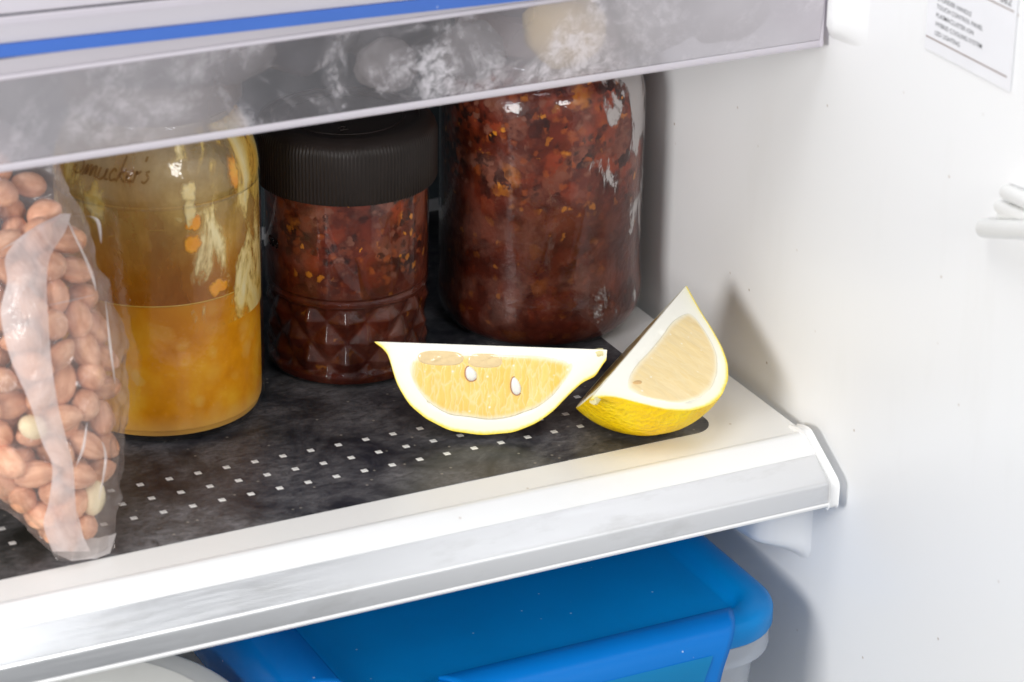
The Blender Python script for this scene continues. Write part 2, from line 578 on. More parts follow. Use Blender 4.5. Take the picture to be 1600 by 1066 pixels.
def m_blue(name, c, rough=.3, tl=.35):
    t = MT(name)
    a = t.noise(40, 5)
    v = t.vor(240)
    r = t.n('SeparateColor', {0: v.outputs['Color']}).outputs
    sp = t.math('MULTIPLY', t.ramp(r[0], [(.95, 0), (.96, 1)]), t.ramp(v.outputs['Distance'], [(.06, .7), (.13, 0)]))
    cc = t.mix(a.outputs[0], tuple(x * .85 for x in c), c)
    cc = t.mix(sp, cc, (.75, .85, .95))
    p = t.pbr(color=cc, rough=rough, spec=.3, normal=t.bump(t.noise(500, 2).outputs[0], .05, .0004))
    q = t.n('BsdfTranslucent', {'Color': cc})
    return t.shader(t.mixsh(tl, p.outputs[0], q.outputs[0]))


WALL = m_white('white_fridge_liner')
SHELFW = m_white('white_shelf_plastic', (.80, .795, .78), .3, plane='xy')
CAPW = m_white('white_cap_plastic', (.86, .86, .86), .3, specks=False)
METAL = m_metal()
TRIMW = m_white('glare_white_trim', (.82, .825, .83), .28, plane='xy')  # white stands in for bright reflection on the aluminium upper facet
DARK = m_darkglass()
t = MT('worn_white_print')
pn = t.noise(420, 5, .7)
PRINT = t.shader(t.pbr(color=t.ramp(pn.outputs[0], [(.34, (.30, .30, .30)), (.48, (.82, .82, .80)), (.7, (.88, .88, .86))]), rough=.5))
GLASS = m_thinglass('jar_glass', (.985, .985, .98), .03, drops=False)
GLASSD = m_thinglass('jar_glass_with_droplets', (.985, .985, .98), .05, drops=True)
INKM = m_plain('grey_ink', (.12, .12, .13), .6)
BROWNLINE = m_plain('brown_rule', (.30, .22, .19), .6)
STICK = m_plain('sticker_paper', (.90, .90, .93), .25)

# ------------------------------------------------------------------ setting: fridge liner
mb = MB()
prof = [(-70, 1.9), (-40, .9), (-20, .55), (-8, .5), (8, .5), (16, .55), (24, .8), (28, 1.5), (30.2, 4.0)]
prof = catmull(prof, 10)
prof = prof[:-2]
zs = [-34, -20, -8, 0, 10, 20, 34, 52]
pts = [(x, y, z) for z in zs for (y, x) in [(p[0], p[1]) for p in prof]]
mb.grid(pts, len(prof), len(zs))
wall = mb.build('wall_right', WALL, smooth=179, kind='structure')
mb = MB(); mb.box(-75, 4, 30, 31, -34, 52)
mb.build('wall_back', m_plain('shade_toned_back_panel', (.045, .06, .068), .5), kind='structure')  # dark tone stands in for the shade behind the jars
# moulded rail cover: a soft bulge on the liner that ends above the shelf
mb = MB()
nu, nv = 28, 22
pts = []
for j in range(nv):
    z = 15.6 + 20 * (j / (nv - 1)) ** 2.2
    for i in range(nu):
        y = .1 - 2.9 * i / (nu - 1)
        u = i / (nu - 1)
        hgt = .40 * min(1, (u / .12)) ** .6 * (1 - max(0, (u - .25) / .75)) ** 1.4
        e = max(0, min(1, (z - 15.75 - .25 * u) / .55)); e = e * e * (3 - 2 * e)
        pts.append((.52 - hgt * e, y, z))
mb.grid(pts, nu, nv)
mb.build('rail_moulding', WALL, wall, smooth=179)
# moulded support under the shelf


def sstep(x):
    x = max(0.0, min(1.0, x)); return x * x * (3 - 2 * x)


mb = MB()
nu, nv = 44, 36
pts = []
for j in range(nv):
    z = -8.6 + 6.6 * j / (nv - 1)
    for i in range(nu):
        y = -2.0 + 16 * (i / (nu - 1)) ** 1.7
        p_ = 1.7 * sstep((y + .9) / 1.9) * sstep((z + 5.95 + .12 * max(0, y)) / .9)
        pts.append((.53 - p_, y, z))
mb.grid(pts, nu, nv)
mb.build('support_moulding', WALL, wall, smooth=179)
mb = MB(); mb.box(-75, .3, 1.2, 29.8, 26, 27)
mb.build('unseen_shade_shelf', SHELFW, kind='structure', bevel=.1)  # unseen shelf added to darken the drawer and block overhead light
mb = MB(); mb.box(-75, .3, -2, 29.8, -15.9, -15)
mb.build('lower_shelf', SHELFW, kind='structure', bevel=.1)

# ------------------------------------------------------------------ shelf
XL = -62
shelf = thing('fridge_shelf', (-20, 0, 0), 'white framed fridge shelf with dark glass, rows of white squares and silver front trim', 'shelf')
mb = MB(); mb.box(XL, 0, -.56, 28, -1.1, 0)
mb.build('frame', SHELFW, shelf, bevel=.05)
mb = MB()
gx, gy, rc = -2.95, 1.02, 1.0
poly = [(gx, 26.5, .004), (XL + 3, 26.5, .004), (XL + 3, gy, .004)]
for k in range(9):
    a = -math.pi / 2 + k * math.pi / 16
    poly.append((gx - rc + rc * math.cos(a), gy + rc + rc * math.sin(a), .006))
poly = [(x, y, .02) for (x, y, z) in poly]
lowp = [(x, y, -.05) for (x, y, z) in poly]
n_ = len(poly)
mb.add(poly + lowp, [tuple(range(n_))] + [(i, (i + 1) % n_, n_ + (i + 1) % n_, n_ + i) for i in range(n_)])
mb.build('glass_panel', DARK, shelf)
# printed squares, three rows
sq = MB(); sq.add([(-.125, -.125, 0), (.125, -.125, 0), (.125, .125, 0), (-.125, .125, 0)], [(0, 1, 2, 3)])
first = None
for yy in (3.46, 4.69, 5.91):
    for k in range(24):
        x = -5.44 - 1.149 * k
        if first is None:
            first = sq.build('printed_square', PRINT)
            o = first
        else:
            o = first.copy(); col.objects.link(o)
        o.parent = shelf
        o.location = Vector((x + 20, yy, .0245)) * CM
# front trim (aluminium extrusion), its white upper facet and bottom lip
up = [(-.60, .0), (-.62, .06), (-.72, .10), (-.90, .12), (-1.06, .085), (-1.97, -.31), (-1.97, -.5), (-.6, -.5)]
mb = MB(); mb.extrude_x(up, XL, -.36)
mb.build('trim_top', TRIMW, shelf, smooth=35)
lo = [(-1.985, -.315), (-2.98, -.98), (-3.05, -1.05), (-3.09, -1.16), (-3.10, -1.86), (-2.4, -1.86), (-1.6, -1.1), (-1.95, -.55)]
mb = MB(); mb.extrude_x(lo, XL, -.36)
mb.build('trim_face', METAL, shelf, smooth=35)
li = [(-3.10, -1.875), (-3.13, -1.95), (-3.09, -2.05), (-2.9, -2.1), (-1.4, -2.0), (-1.4, -1.9)]
mb = MB(); mb.extrude_x(li, XL, -.36)
mb.build('trim_lip', CAPW, shelf, smooth=35)
mb = MB(); mb.box(XL, -.2, -1.35, 27, -1.75, -1.12)
mb.build('under_rail', SHELFW, shelf)
cp = [(-.02, .03), (-.45, .17), (-.80, .24), (-1.02, .22), (-1.2, .12), (-3.02, -.93), (-3.16, -1.08), (-3.20, -1.25), (-3.18, -2.0), (-3.06, -2.16), (-2.5, -2.2), (-.2, -1.6)]
mb = MB(); mb.extrude_x(cp, -.36, .02)
mb.build('end_cap', CAPW, shelf, bevel=.05, seg=2, smooth=40)

# ------------------------------------------------------------------ lemon wedges
PROF = np.array([(0, .004), (.037, .03), (.065, .062), (.078, .115), (.105, .19), (.16, .275), (.235, .335), (.34, .385), (.48, .40), (.616, .383), (.71, .34), (.78, .285), (.847, .205), (.90, .15), (.956, .12), (.983, .07), (1, .045)])
PROF2 = np.stack([1 - PROF[::-1, 0], PROF[::-1, 1]], 1)
PROF3 = np.array([(0, .006), (.03, .016), (.07, .04), (.11, .085), (.16, .175), (.22, .27), (.30, .345), (.40, .39), (.50, .405), (.616, .385), (.71, .34), (.78, .28), (.847, .20), (.90, .125), (.945, .07), (.975, .035), (1, .006)])
RIND, PITH = m_rind(), m_pith()
FLESH1 = m_flesh('lemon_flesh_gold', (.90, .59, .12), (.92, .65, .18), (.94, .73, .30))
FLESH2 = m_flesh('lemon_flesh_pale', (.84, .64, .30), (.86, .67, .34), (.88, .71, .40), .14, .03)
FLESH3 = m_flesh('lemon_flesh_shaded', (.46, .27, .03), (.58, .36, .06), (.70, .48, .12), .25, .2)  # darkened flesh copy, shade of the left cut face put into colour
POCKET = m_plain('seed_pocket_membrane', (.86, .66, .36), .2, coat=.6)
SEEDM = m_plain('lemon_seed_white', (.90, .87, .80), .3, sss=.2, ssss=.002)
SEEDB = m_plain('lemon_seed_brown_skin', (.50, .22, .12), .35)
SEEDT = m_plain('lemon_seed_tan', (.66, .42, .18), .35)
STEM = m_plain('dry_stem_stub', (.75, .68, .36), .6)


def lemon(label, A, B, g1, g2, rs, prof, fr, seeds, pockets, base, fleshes, stem_at):
    A, B = Vector(A), Vector(B)
    L = (B - A).length
    a = (B - A).normalized()
    h = a.cross(Vector((0, 0, 1))).normalized()
    v = h.cross(a)
    t = thing('lemon_wedge', base, label, 'lemon', None)

    def rad(s): return float(np.interp(s, prof[:, 0], prof[:, 1])) * L * rs
    NS, NG = 90, 30
    S = [.5 - .5 * math.cos(math.pi * i / NS) for i in range(NS + 1)]
    R = [rad(s) for s in S]
    for _ in range(2):
        R = [R[0]] + [(R[i - 1] + 2 * R[i] + R[i + 1]) / 4 for i in range(1, NS)] + [R[-1]]

    R[0] = R[-1] = .02

    def rr(s): return float(np.interp(s, S, R))

    def u(g): return h * math.cos(g) - v * math.sin(g)

    def bend(s): return v * (.0)

    def pt(s, r, g): return A + a * (s * L) + u(g) * r + bend(s)
    # rind
    mb = MB()
    pts = []
    for j in range(NG + 1):
        g = g1 + (g2 - g1) * j / NG
        for i, s in enumerate(S):
            w = 1 + .012 * nz(s * 9, g * 3, 1.7) if 0 < j < NG else 1
            pts.append(pt(s, R[i] * w, g))
    mb.grid(pts, NS + 1, NG + 1)
    mb.build('rind', RIND, t, smooth=179)
    # pith: both cut faces
    mb = MB()
    for g, sg in ((g1, 1), (g2, -1)):
        nrm = (h * math.sin(g) + v * math.cos(g)) * sg
        NR = 14
        pts = []; uvs = []
        for j in range(NR + 1):
            q = j / NR
            for i, s in enumerate(S):
                p = pt(s, R[i] * q, g)
                wob = .008 * nz(s * 14, q * 4, g * 5) * math.sin(math.pi * min(1, q * 1.0)) * (1 if R[i] > .4 else 0)
                s0_, s1_, tp_, of_ = fr
                if s0_ + .09 < s < s1_ - .09 and tp_ + .3 < R[i] * q < R[i] - of_ - .3: wob -= .35
                pts.append(p + nrm * wob)
                d = R[i] * (1 - q)
                uvs.append((s * L, max(0, 1 - d / 1.2) if R[i] > .01 else 1))
        mb.grid(pts, NS + 1, NR + 1, uvs=uvs, flip=(sg > 0))
    mb.build('pith', PITH, t, smooth=60)
    # flesh, one segment face for each cut
    for fi, (g, sg) in enumerate(((g1, 1), (g2, -1))):
        nrm = (h * math.sin(g) + v * math.cos(g)) * sg
        s0, s1, top, off = fr
        if fi == 1: top = .12
        NU, NV = 90, 40
        pts = []; uvs = []; edg = []
        for j in range(NV + 1):
            q = j / NV
            for i in range(NU + 1):
                k = i / NU
                s = s0 + (s1 - s0) * (.5 - .5 * math.cos(math.pi * k))
                kk = abs(2 * (s - s0) / (s1 - s0) - 1)
                w = max(0.0, 1 - kk ** 7) ** .5
                tp = top + .06 * nz(s * 8, 2.2, g)
                bt = max(tp + .05, rr(s) - off + .05 * nz(s * 10, 7.7, g))
                mid = tp + (bt - tp) * .42
                r_ = mid + (q - .42) * (bt - tp) * w
                edge = min(1, min(q, 1 - q) * 9) * min(1, (1 - kk) * 10)
                lump = .035 * nz(s * L * 3.0, r_ * 1.2, g) + .02 * nz(s * L * 9, r_ * 2, g + 3)
                dep = .005 + .02 * edge + .6 * lump * edge
                if j in (0, NV) or i in (0, NU): dep = -.4
                for (ps, pr, ws, wr, dd) in (pockets if fi == 0 else ()):
                    e = ((s * L - ps) / ws) ** 2 + ((r_ - pr) / wr) ** 2
                    if e < 1: dep -= dd * .12 * (1 - e) ** .5
                pts.append(pt(s, r_, g) + nrm * dep)
                uvs.append((s * L, r_))
                edg.append(min(min(q, 1 - q) * (bt - tp) * w, (1 - kk) * (s1 - s0) * L * .5))
        mb = MB(); mb.grid(pts, NU + 1, NV + 1, uvs=uvs, flip=(sg > 0)); mb.edge = edg
        mb.build('flesh', fleshes[fi], t, smooth=179)
    # pockets of membrane and seeds on the first face
    g = g1
    nrm = h * math.sin(g) + v * math.cos(g)
    for (ps, pr, ws, wr, dd) in pockets:
        mb = MB(); pts = []
        n1, n2 = 36, 10
        for j in range(n2 + 1):
            q = j / n2
            for i in range(n1):
                b = 2 * math.pi * i / n1
                cs, sn = math.cos(b), math.sin(b)
                ex = math.copysign(abs(cs) ** .7, cs); ey = math.copysign(abs(sn) ** .8, sn)
                x = ps + ws * q * ex; y = pr + wr * q * ey
                lump = .05 * nz(x * 4, y * 5, 2) + .02 * nz(x * 11, y * 11, 5)
                pts.append(A + a * x + u(g) * y + nrm * (.02 + .045 * (1 - q ** 2) + 1.3 * lump * (1 - q ** 2) - (.1 if j == n2 else 0)))
        mb.grid(pts, n1, n2 + 1, True)
        mb.build('seed_pocket', POCKET, t, smooth=179)
    for (ps, pr, ls, ws, ang, brown) in seeds:
        mb = MB(); pts = []
        n1, n2 = 20, 10
        dx = a * math.cos(ang) + u(g) * math.sin(ang); dy = u(g) * math.cos(ang) - a * math.sin(ang)
        c = A + a * ps + u(g) * pr
        for j in range(n2 + 1):
            th = math.pi * j / n2
            for i in range(n1):
                b = 2 * math.pi * i / n1
                w = math.sin(th) * (1 - .22 * math.cos(th))
                pts.append(c + dx * (-math.cos(th) * ls) + dy * (w * math.cos(b) * ws) + nrm * (w * math.sin(b) * ws * .55 + .02))
        mb.grid(pts, n1, n2 + 1, True)
        sd = mb.build('seed', SEEDT if brown else SEEDM, t, smooth=179)
        if not brown:
            mb = MB(); ring = []
            for i in range(21):
                b = 2 * math.pi * i / 20 * .62 - .5
                w = math.sin(math.acos(max(-1, min(1, -math.cos(b)))))
                ring.append(c + dx * (math.cos(b) * ls * 1.03) + dy * (math.sin(b) * ws * 1.06 * (1 + .22 * math.cos(b))) + nrm * .035)
            mb.tube(ring, .022, 6)
            mb.build('seed_skin', SEEDB, sd, smooth=179)
    # dry stub at the stem end
    if stem_at is not None:
        e0 = A + a * (stem_at * L)
        sgn = 1 if stem_at > .5 else -1
        mb = MB()
        pth = [e0 - a * sgn * .55 + u((g1 + g2) / 2) * .22, e0 - a * sgn * .30 + u((g1 + g2) / 2) * .2, e0 - a * sgn * .12 + u((g1 + g2) / 2) * .17]
        mb.tube(pth, [.12, .17, .15], 9)
        mb.v = [tuple(Vector(p) + Vector((nz(*p, 6), nz(p[1], p[2], p[0], 6), nz(p[2], p[0], p[1], 6))) * .07) for p in mb.v]
        mb.build('stem_stub', STEM, t, smooth=60)
    return t


RD = math.radians
# local angle: 0 = horizontal to the viewer's side, 90 = straight down
lemon('lemon quarter standing on its rind, gold cut face with two white seeds', (-15.3, 6.1, 3.98), (-7.15, 2.55, 3.55), RD(80), RD(147), 1.0, PROF,
      (.155, .855, .32, .55), [(3.72, 1.12, .30, .21, 1.15, False), (5.47, 1.55, .36, .185, 1.3, False)],
      [(2.55, .56, .95, .31, .25), (4.25, .60, .72, .30, .25)], (-11.2, 4.2, 0), (FLESH1, FLESH1), 1.0)
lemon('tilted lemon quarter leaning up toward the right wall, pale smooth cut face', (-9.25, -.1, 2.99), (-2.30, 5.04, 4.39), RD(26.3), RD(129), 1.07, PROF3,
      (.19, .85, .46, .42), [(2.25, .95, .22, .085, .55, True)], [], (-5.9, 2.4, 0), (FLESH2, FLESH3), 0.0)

# ------------------------------------------------------------------ jars
DIR = Vector((54.0, 104.5)).normalized()      # horizontal sight line at the jars
PHI0 = math.atan2(-DIR.y, -DIR.x)             # angle on a jar that faces the viewer


def phi(c): return math.atan2(CAMP.y - c[1], CAMP.x - c[0])


def strokes(c, zf, rf, lines, ang0, dang, z0, zs, mat, name, parent, rt=.03, shear=.28):
    """raised lettering wrapped round a jar"""
    mb = MB()
    for ln in lines:
        ln = catmull(ln, 5) if len(ln) > 2 else ln
        pth = []
        for (x, y) in ln:
            z = z0 + y * zs
            g = ang0 + (x + shear * y) * dang
            r = rf(z) + .01
            pth.append((c[0] + r * math.cos(g), c[1] + r * math.sin(g), c[2] + z))
        mb.tube(pth, rt, 6)
    return mb.build(name, mat, parent, smooth=179)


def profile_r(prof):
    zz = [p[1] for p in prof]; rr_ = [p[0] for p in prof]
    return lambda z: float(np.interp(z, zz, rr_))


# --- jar with orange marmalade
c1 = (-21.63, 12.28, .03)
jar = thing('preserve_jar', c1, 'clear glass jar of orange sauce, half empty with yellow smears, beside peanut bag', 'jar')
gp = catmull([(3.35, 0), (3.72, .1), (3.92, .5), (3.97, 1.1), (3.97, 5), (3.97, 9.3), (3.93, 9.65), (3.96, 9.85), (3.98, 10.1), (3.9, 10.7), (3.66, 11.4), (3.3, 12.1), (3.05, 12.5), (3.0, 12.8)], 6)
mb = MB(); mb.lathe(c1, gp, 128)
mb.build('glass', GLASSD, jar, smooth=179)
ip = [(max(.1, r - .12), z) for (r, z) in gp]
fill = 5.75
fp = [(r - (.25 if z < .3 else 0), max(z, .22)) for (r, z) in ip if z < fill]
fp.append((3.85, fill)); fp.append((3.2, fill + .03)); fp.append((.05, fill + .03))
mb = MB(); mb.lathe(c1, fp, 96)
mb.build('sauce', m_marmalade(), jar, smooth=40)
mb = MB(); mb.lathe(c1, [(r + .01, z) for (r, z) in ip if z >= fill - .05 and z < 12.6], 96, capb=False)
mb.build('inner_coating', m_coating(), jar, smooth=179)
mb = MB(); mb.tube([(c1[0] + 3.86 * math.cos(k * math.pi / 32), c1[1] + 3.86 * math.sin(k * math.pi / 32), c1[2] + fill + .02) for k in range(65)], .028, 6, caps=False)
mb.build('sauce_rim', m_plain('sauce_edge', (.62, .36, .06), .25), jar, smooth=179)
gr = profile_r(gp)
SM = m_smear('thick_yellow_smear', [(.80, .46, .05), (.86, .60, .16), (.86, .70, .36)])
OR = m_smear('orange_peel_piece', [(.84, .30, .008), (.88, .36, .01), (.88, .46, .04)])
YC = m_smear('pale_sauce_lump', [(.74, .52, .18), (.80, .62, .28), (.84, .70, .40)])


def px_angle(px, cx, r, ph=None):
    """angle on a jar for a sideways offset (photo px to the right of the axis)"""
    return phi(c1) + math.asin(max(-.999, min(.999, (px - cx) / r)))


def blob(parent, c, rfun, px, cx, rpx, z, wa, wz, thick, mat, name, seed, inside=.10, drip=0):
    g0 = px_angle(px, cx, rpx)
    mb = MB(); pts = []; uvs = []
    n1, n2 = 28, 7
    for j in range(n2 + 1):
        q = j / n2
        for i in range(n1):
            b = 2 * math.pi * i / n1
            k = 1 + .42 * nz(math.cos(b) * 1.4 + seed, math.sin(b) * 1.4, seed * 3.1) + .22 * nz(math.cos(b) * 4 + seed, math.sin(b) * 4, seed)
            x = wa * q * k * math.cos(b); y = wz * q * k * math.sin(b)
            if y < 0: y *= 1 + drip * max(0, math.cos(b * 2.0 + seed)) * .8
            zz = z + y
            r = rfun(zz) - inside - thick * (1 - q ** 3) * .0 + (-.0)
            r = r - .02 + min(.05, thick * (1 - q ** 2))
            gg = g0 + x / max(1, rfun(z))
            pts.append((c[0] + r * math.cos(gg), c[1] + r * math.sin(gg), c[2] + zz)); uvs.append((q, 0))
    mb.grid(pts, n1, n2 + 1, True, uvs=uvs)
    return mb.build(name, mat, parent, smooth=179)


def wall_patch(parent, c, rfun, a0, a1, z0, z1, inset, mat, name):
    mb_ = MB(); pts_ = []; uvs_ = []
    n1_, n2_ = 50, 60
    for j_ in range(n2_ + 1):
        z_ = z0 + (z1 - z0) * j_ / n2_
        for i_ in range(n1_ + 1):
            g_ = a0 + (a1 - a0) * i_ / n1_
            r_ = rfun(z_) - inset
            pts_.append((c[0] + r_ * math.cos(g_), c[1] + r_ * math.sin(g_), c[2] + z_)); uvs_.append((i_ / n1_, j_ / n2_))
    mb_.grid(pts_, n1_ + 1, n2_ + 1, uvs=uvs_)
    return mb_.build(name, mat, parent, smooth=179)


t = MT('smeared_yellow_sauce')
uv_ = t.xyz(t.co('UV'))
na = t.noise(95, 8, .62, t.co(scale=(1, 1, .42)), dist=.5)
nb_ = t.noise(260, 5, .6)
ed = t.math('MULTIPLY', t.ramp(uv_[0], [(0, 0), (.45, .6), (.8, 1), (1, 1)]), t.ramp(uv_[1], [(0, .9), (.2, .55), (.5, .5), (.72, .95), (1, .8)]))
e_ = t.math('ADD', t.math('ADD', na.outputs[0], t.math('MULTIPLY', nb_.outputs[0], .12)), t.math('MULTIPLY', ed, .34))
al_ = t.mr(e_, .63, .80, 0, .95)
cc_ = t.ramp(na.outputs[0], [(.34, (.84, .36, .02)), (.46, (.84, .52, .09)), (.56, (.88, .66, .24)), (.68, (.90, .76, .42))])
SMP = t.shader(t.mixsh(al_, t.n('BsdfTransparent').outputs[0], t.pbr(color=cc_, rough=.3, normal=t.bump(na.outputs[0], .5, .0015)).outputs[0]))
wall_patch(jar, c1, gr, phi(c1) + .02, phi(c1) + 1.75, 4.6, 12.4, .075, SMP, 'smear')
wall_patch(jar, c1, gr, phi(c1) - .45, phi(c1) - 1.5, 8.6, 11.2, .075, SMP, 'smear')
for i, (px, z, wa, wz, mt, nm, dr) in enumerate([
        (300, 10.3, .46, .46, YC, 'sauce_lump', 0), (306, 8.98, .40, .36, OR, 'orange_peel', 0), (302, 8.2, .46, .46, OR, 'orange_peel', 0),
        (340, 6.25, .5, .4, OR, 'orange_peel', 0), (158, 9.7, .55, 1.0, SM, 'sauce_lump', .2), (300, 9.5, .28, .75, YC, 'sauce_lump', .6), (372, 10.6, .3, .7, OR, 'orange_peel', .3)]):
    blob(jar, c1, gr, px, 252, 160, z, wa, wz, .12, mt, nm, i * 1.37 + .5, inside=.06, drip=dr)
EMB = m_thinglass('embossed_glass', (.84, .76, .62), .06)
LET = [[(1.1, 1.6), (.7, 2.0), (.2, 1.8), (.2, 1.3), (.7, .95), (.8, .4), (.3, 0), (-.25, .25), (-.1, .6)],
       [(1.0, 0), (1.25, .9), (1.35, .1), (1.5, .75), (1.75, .9), (1.85, .1), (2.0, .75), (2.25, .9), (2.35, .15), (2.6, .1)],
       [(2.7, .9), (2.7, .2), (3.0, 0), (3.3, .3), (3.4, .9), (3.4, .12), (3.7, .1)],
       [(4.3, .75), (4.05, .95), (3.8, .5), (4.0, .05), (4.45, .2)],
       [(4.55, 0), (4.75, 1.0), (4.85, 2.0)], [(5.25, 1.0), (4.75, .5), (5.3, 0)],
       [(5.35, .4), (5.85, .6), (5.75, .95), (5.45, .7), (5.5, .1), (5.95, .15)],
       [(6.05, 0), (6.2, .9), (6.25, .65), (6.6, .92)], [(6.85, 2.0), (6.8, 1.6)], [(7.35, .9), (7.05, .75), (7.35, .4), (7.1, 0), (6.8, .15)]]
strokes(c1, None, gr, LET, phi(c1) - .88, .80 / 7.4, 10.75, .46, EMB, 'embossed_lettering', jar, .045)
mb = MB(); mb.lathe(c1, [(3.25, 12.75), (3.35, 12.85), (3.35, 14.0), (3.2, 14.15), (.05, 14.15)], 72)
mb.build('lid', m_plain('brown_lid_enamel', (.16, .12, .085), .3), jar, smooth=40)

# --- jar with black ribbed lid
c2 = (-13.3, 13.29, .03)
jar2 = thing('chilli_jar', c2, 'chilli paste jar with black ribbed lid and diamond pattern glass', 'jar', None)
R2 = 3.31


def diamonds(a, z, r):
    d = 0.0
    if .55 < z < 3.5:
        w = min(1, (z - .55) / .15, (3.5 - z) / .15)
        N = 12
        uu = (a - phi(c2)) / (2 * math.pi) * N
        vv = (z - 1.95) / 1.75
        tp = abs(((uu + vv) % 1) - .5) * 2
        tq = abs(((uu - vv) % 1) - .5) * 2
        d = .28 * w * (min(1 - tp, 1 - tq) - .80)
    return d


gp2 = [(2.6, 0), (2.95, .04), (3.18, .18), (3.28, .4)] + [(3.28, .5 + .06 * k) for k in range(52)] + [(3.3, 3.62), (3.24, 3.68), (3.2, 3.74), (3.24, 3.80), (3.3, 3.88), (3.31, 4.2), (3.31, 7.0), (3.31, 7.95)]
mb = MB(); mb.lathe(c2, gp2, 240, disp=diamonds)
mb.build('glass', GLASS, jar2, smooth=30)
mb = MB(); mb.lathe(c2, [(r - .07, max(z, .07)) for (r, z) in gp2] + [(.05, 7.95)], 240, disp=diamonds)
mb.build('chilli_paste', m_paste('chilli_paste_dark', .048), jar2, smooth=30)
t = MT('black_lid_plastic')
BLK = t.shader(t.pbr(color=t.mix(t.noise(90, 5).outputs[0], (.014, .0105, .009), (.026, .019, .0165)), rough=.42, spec=.2))
lidp = [(3.45, 7.93), (3.58, 7.97), (3.62, 8.08), (3.62, 9.95), (3.56, 10.2), (3.40, 10.42), (3.1, 10.55), (2.95, 10.56), (2.9, 10.46), (.05, 10.46)]
mb = MB(); mb.lathe(c2, lidp, 600, disp=lambda a, z, r: (.02 * (1 if int(round(a / (2 * math.pi) * 600)) % 4 in (1, 2) else -1.2) if 8.2 < z + .15 and z < 10.0 and r > 3.6 else 0))
lid2 = mb.build('lid', BLK, jar2, smooth=40)
mb = MB()
for rr_ in (2.3,):
    mb.tube([(c2[0] + rr_ * math.cos(k * math.pi / 24), c2[1] + rr_ * math.sin(k * math.pi / 24), c2[2] + 10.47) for k in range(49)], .04, 6, caps=False)
mb.build('lid_ring', BLK, lid2, smooth=179)
mb = MB()
for ln in ([(0, .3), (.2, .42), (.34, .3), (.2, .12), (0, 0), (.36, 0)],):
    mb.tube([(c2[0] - .9 + x, c2[1] - 1.6 + y * .9, c2[2] + 10.47) for (x, y) in catmull(ln, 4)], .03, 6)
mb.build('lid_mark', BLK, lid2, smooth=179)
EMB2 = m_thinglass('embossed_dark_glass', (.35, .25, .2), .06)
strokes(c2, None, profile_r(gp2), [[(.5, 1), (.05, 1), (0, .55), (.4, .6), (.5, .3), (.3, 0), (0, .1)],
                                   [(1.0, 1), (.75, .5), (1.0, 0), (1.25, .5), (1.0, 1)], [(1.8, 1), (1.55, .5), (1.8, 0), (2.05, .5), (1.8, 1)]],
        phi(c2) - 1.17, .105, 5.55, .34, EMB2, 'embossed_number', jar2, .025, 0)

# --- big jar of chilli paste
c3 = (-4.19, 13.98, .03)
jar3 = thing('chilli_jar', c3, 'largest jar, full of red brown chilli paste, standing against the right wall', 'jar', None)
gp3 = catmull([(3.3, 0), (3.7, .12), (4.1, .55), (4.33, 1.2), (4.34, 1.9), (4.27, 2.5), (4.25, 4), (4.26, 8), (4.25, 9.6), (4.2, 10.3), (4.02, 10.95), (3.7, 11.4), (3.4, 11.75), (3.3, 12.0), (3.3, 12.6)], 6)
mb = MB(); mb.lathe(c3, gp3, 128)
mb.build('glass', GLASSD, jar3, smooth=179)
mb = MB(); mb.lathe(c3, [(r - .10, max(z, .08)) for (r, z) in gp3 if z < 11.6] + [(.05, 11.6)], 128)
mb.build('chilli_paste', m_paste('chilli_paste_chunky', .068), jar3, smooth=60)
# film on the right-hand side of the glass
mb = MB(); pts = []; uvs = []
gr3 = profile_r(gp3)
n1, n2 = 60, 70
for j in range(n2 + 1):
    z = .5 + 11.0 * j / n2
    for i in range(n1 + 1):
        g = PHI0 + .05 + 1.65 * i / n1
        r = gr3(z) - .05
        pts.append((c3[0] + r * math.cos(g), c3[1] + r * math.sin(g), c3[2] + z)); uvs.append((i / n1, j / n2))
mb.grid(pts, n1 + 1, n2 + 1, uvs=uvs)
mb.build('condensation_film', m_pale_film(), jar3, smooth=179)
mb = MB(); mb.lathe(c3, [(3.5, 12.45), (3.62, 12.55), (3.62, 13.9), (3.45, 14.1), (.05, 14.1)], 72)
mb.build('lid', m_plain('brown_lid_plastic', (.16, .10, .08), .4), jar3, smooth=40)

# ------------------------------------------------------------------ bag of peanuts
SEC = np.array([  # z, xl, xr, yfront, yback
    (.03, -29.75, -27.5, 1.15, 2.0), (.35, -29.9, -27.45, .95, 2.6), (1.0, -30.4, -27.3, .85, 3.6), (2.0, -31.3, -27.1, .75, 4.8), (3.5, -32.6, -26.5, .7, 5.8),
    (5.0, -34.2, -26.1, .75, 6.6), (7.0, -35.6, -26.1, 1.0, 7.0), (9.0, -36, -26.45, 1.4, 7.2), (11, -36, -26.9, 2.1, 7.3), (12.2, -36, -27.2, 3.0, 7.3), (13.2, -36, -27.7, 4.2, 7.3),
    (14.3, -36, -28.6, 5.2, 7.2), (15.3, -36, -29.6, 5.9, 6.8)])


def sec(z): return [float(np.interp(z, SEC[:, 0], SEC[:, k])) for k in (1, 2, 3, 4)]


def bag_front(x, z):
    xl, xr, yf, yb = sec(z)
    u_ = max(0, min(1, (x - xl) / (xr - xl)))
    k = max(0, 1 - abs(2 * u_ - 1) ** 2.6)
    ym = yf + (yb - yf) * .45
    return ym - (ym - yf) * k


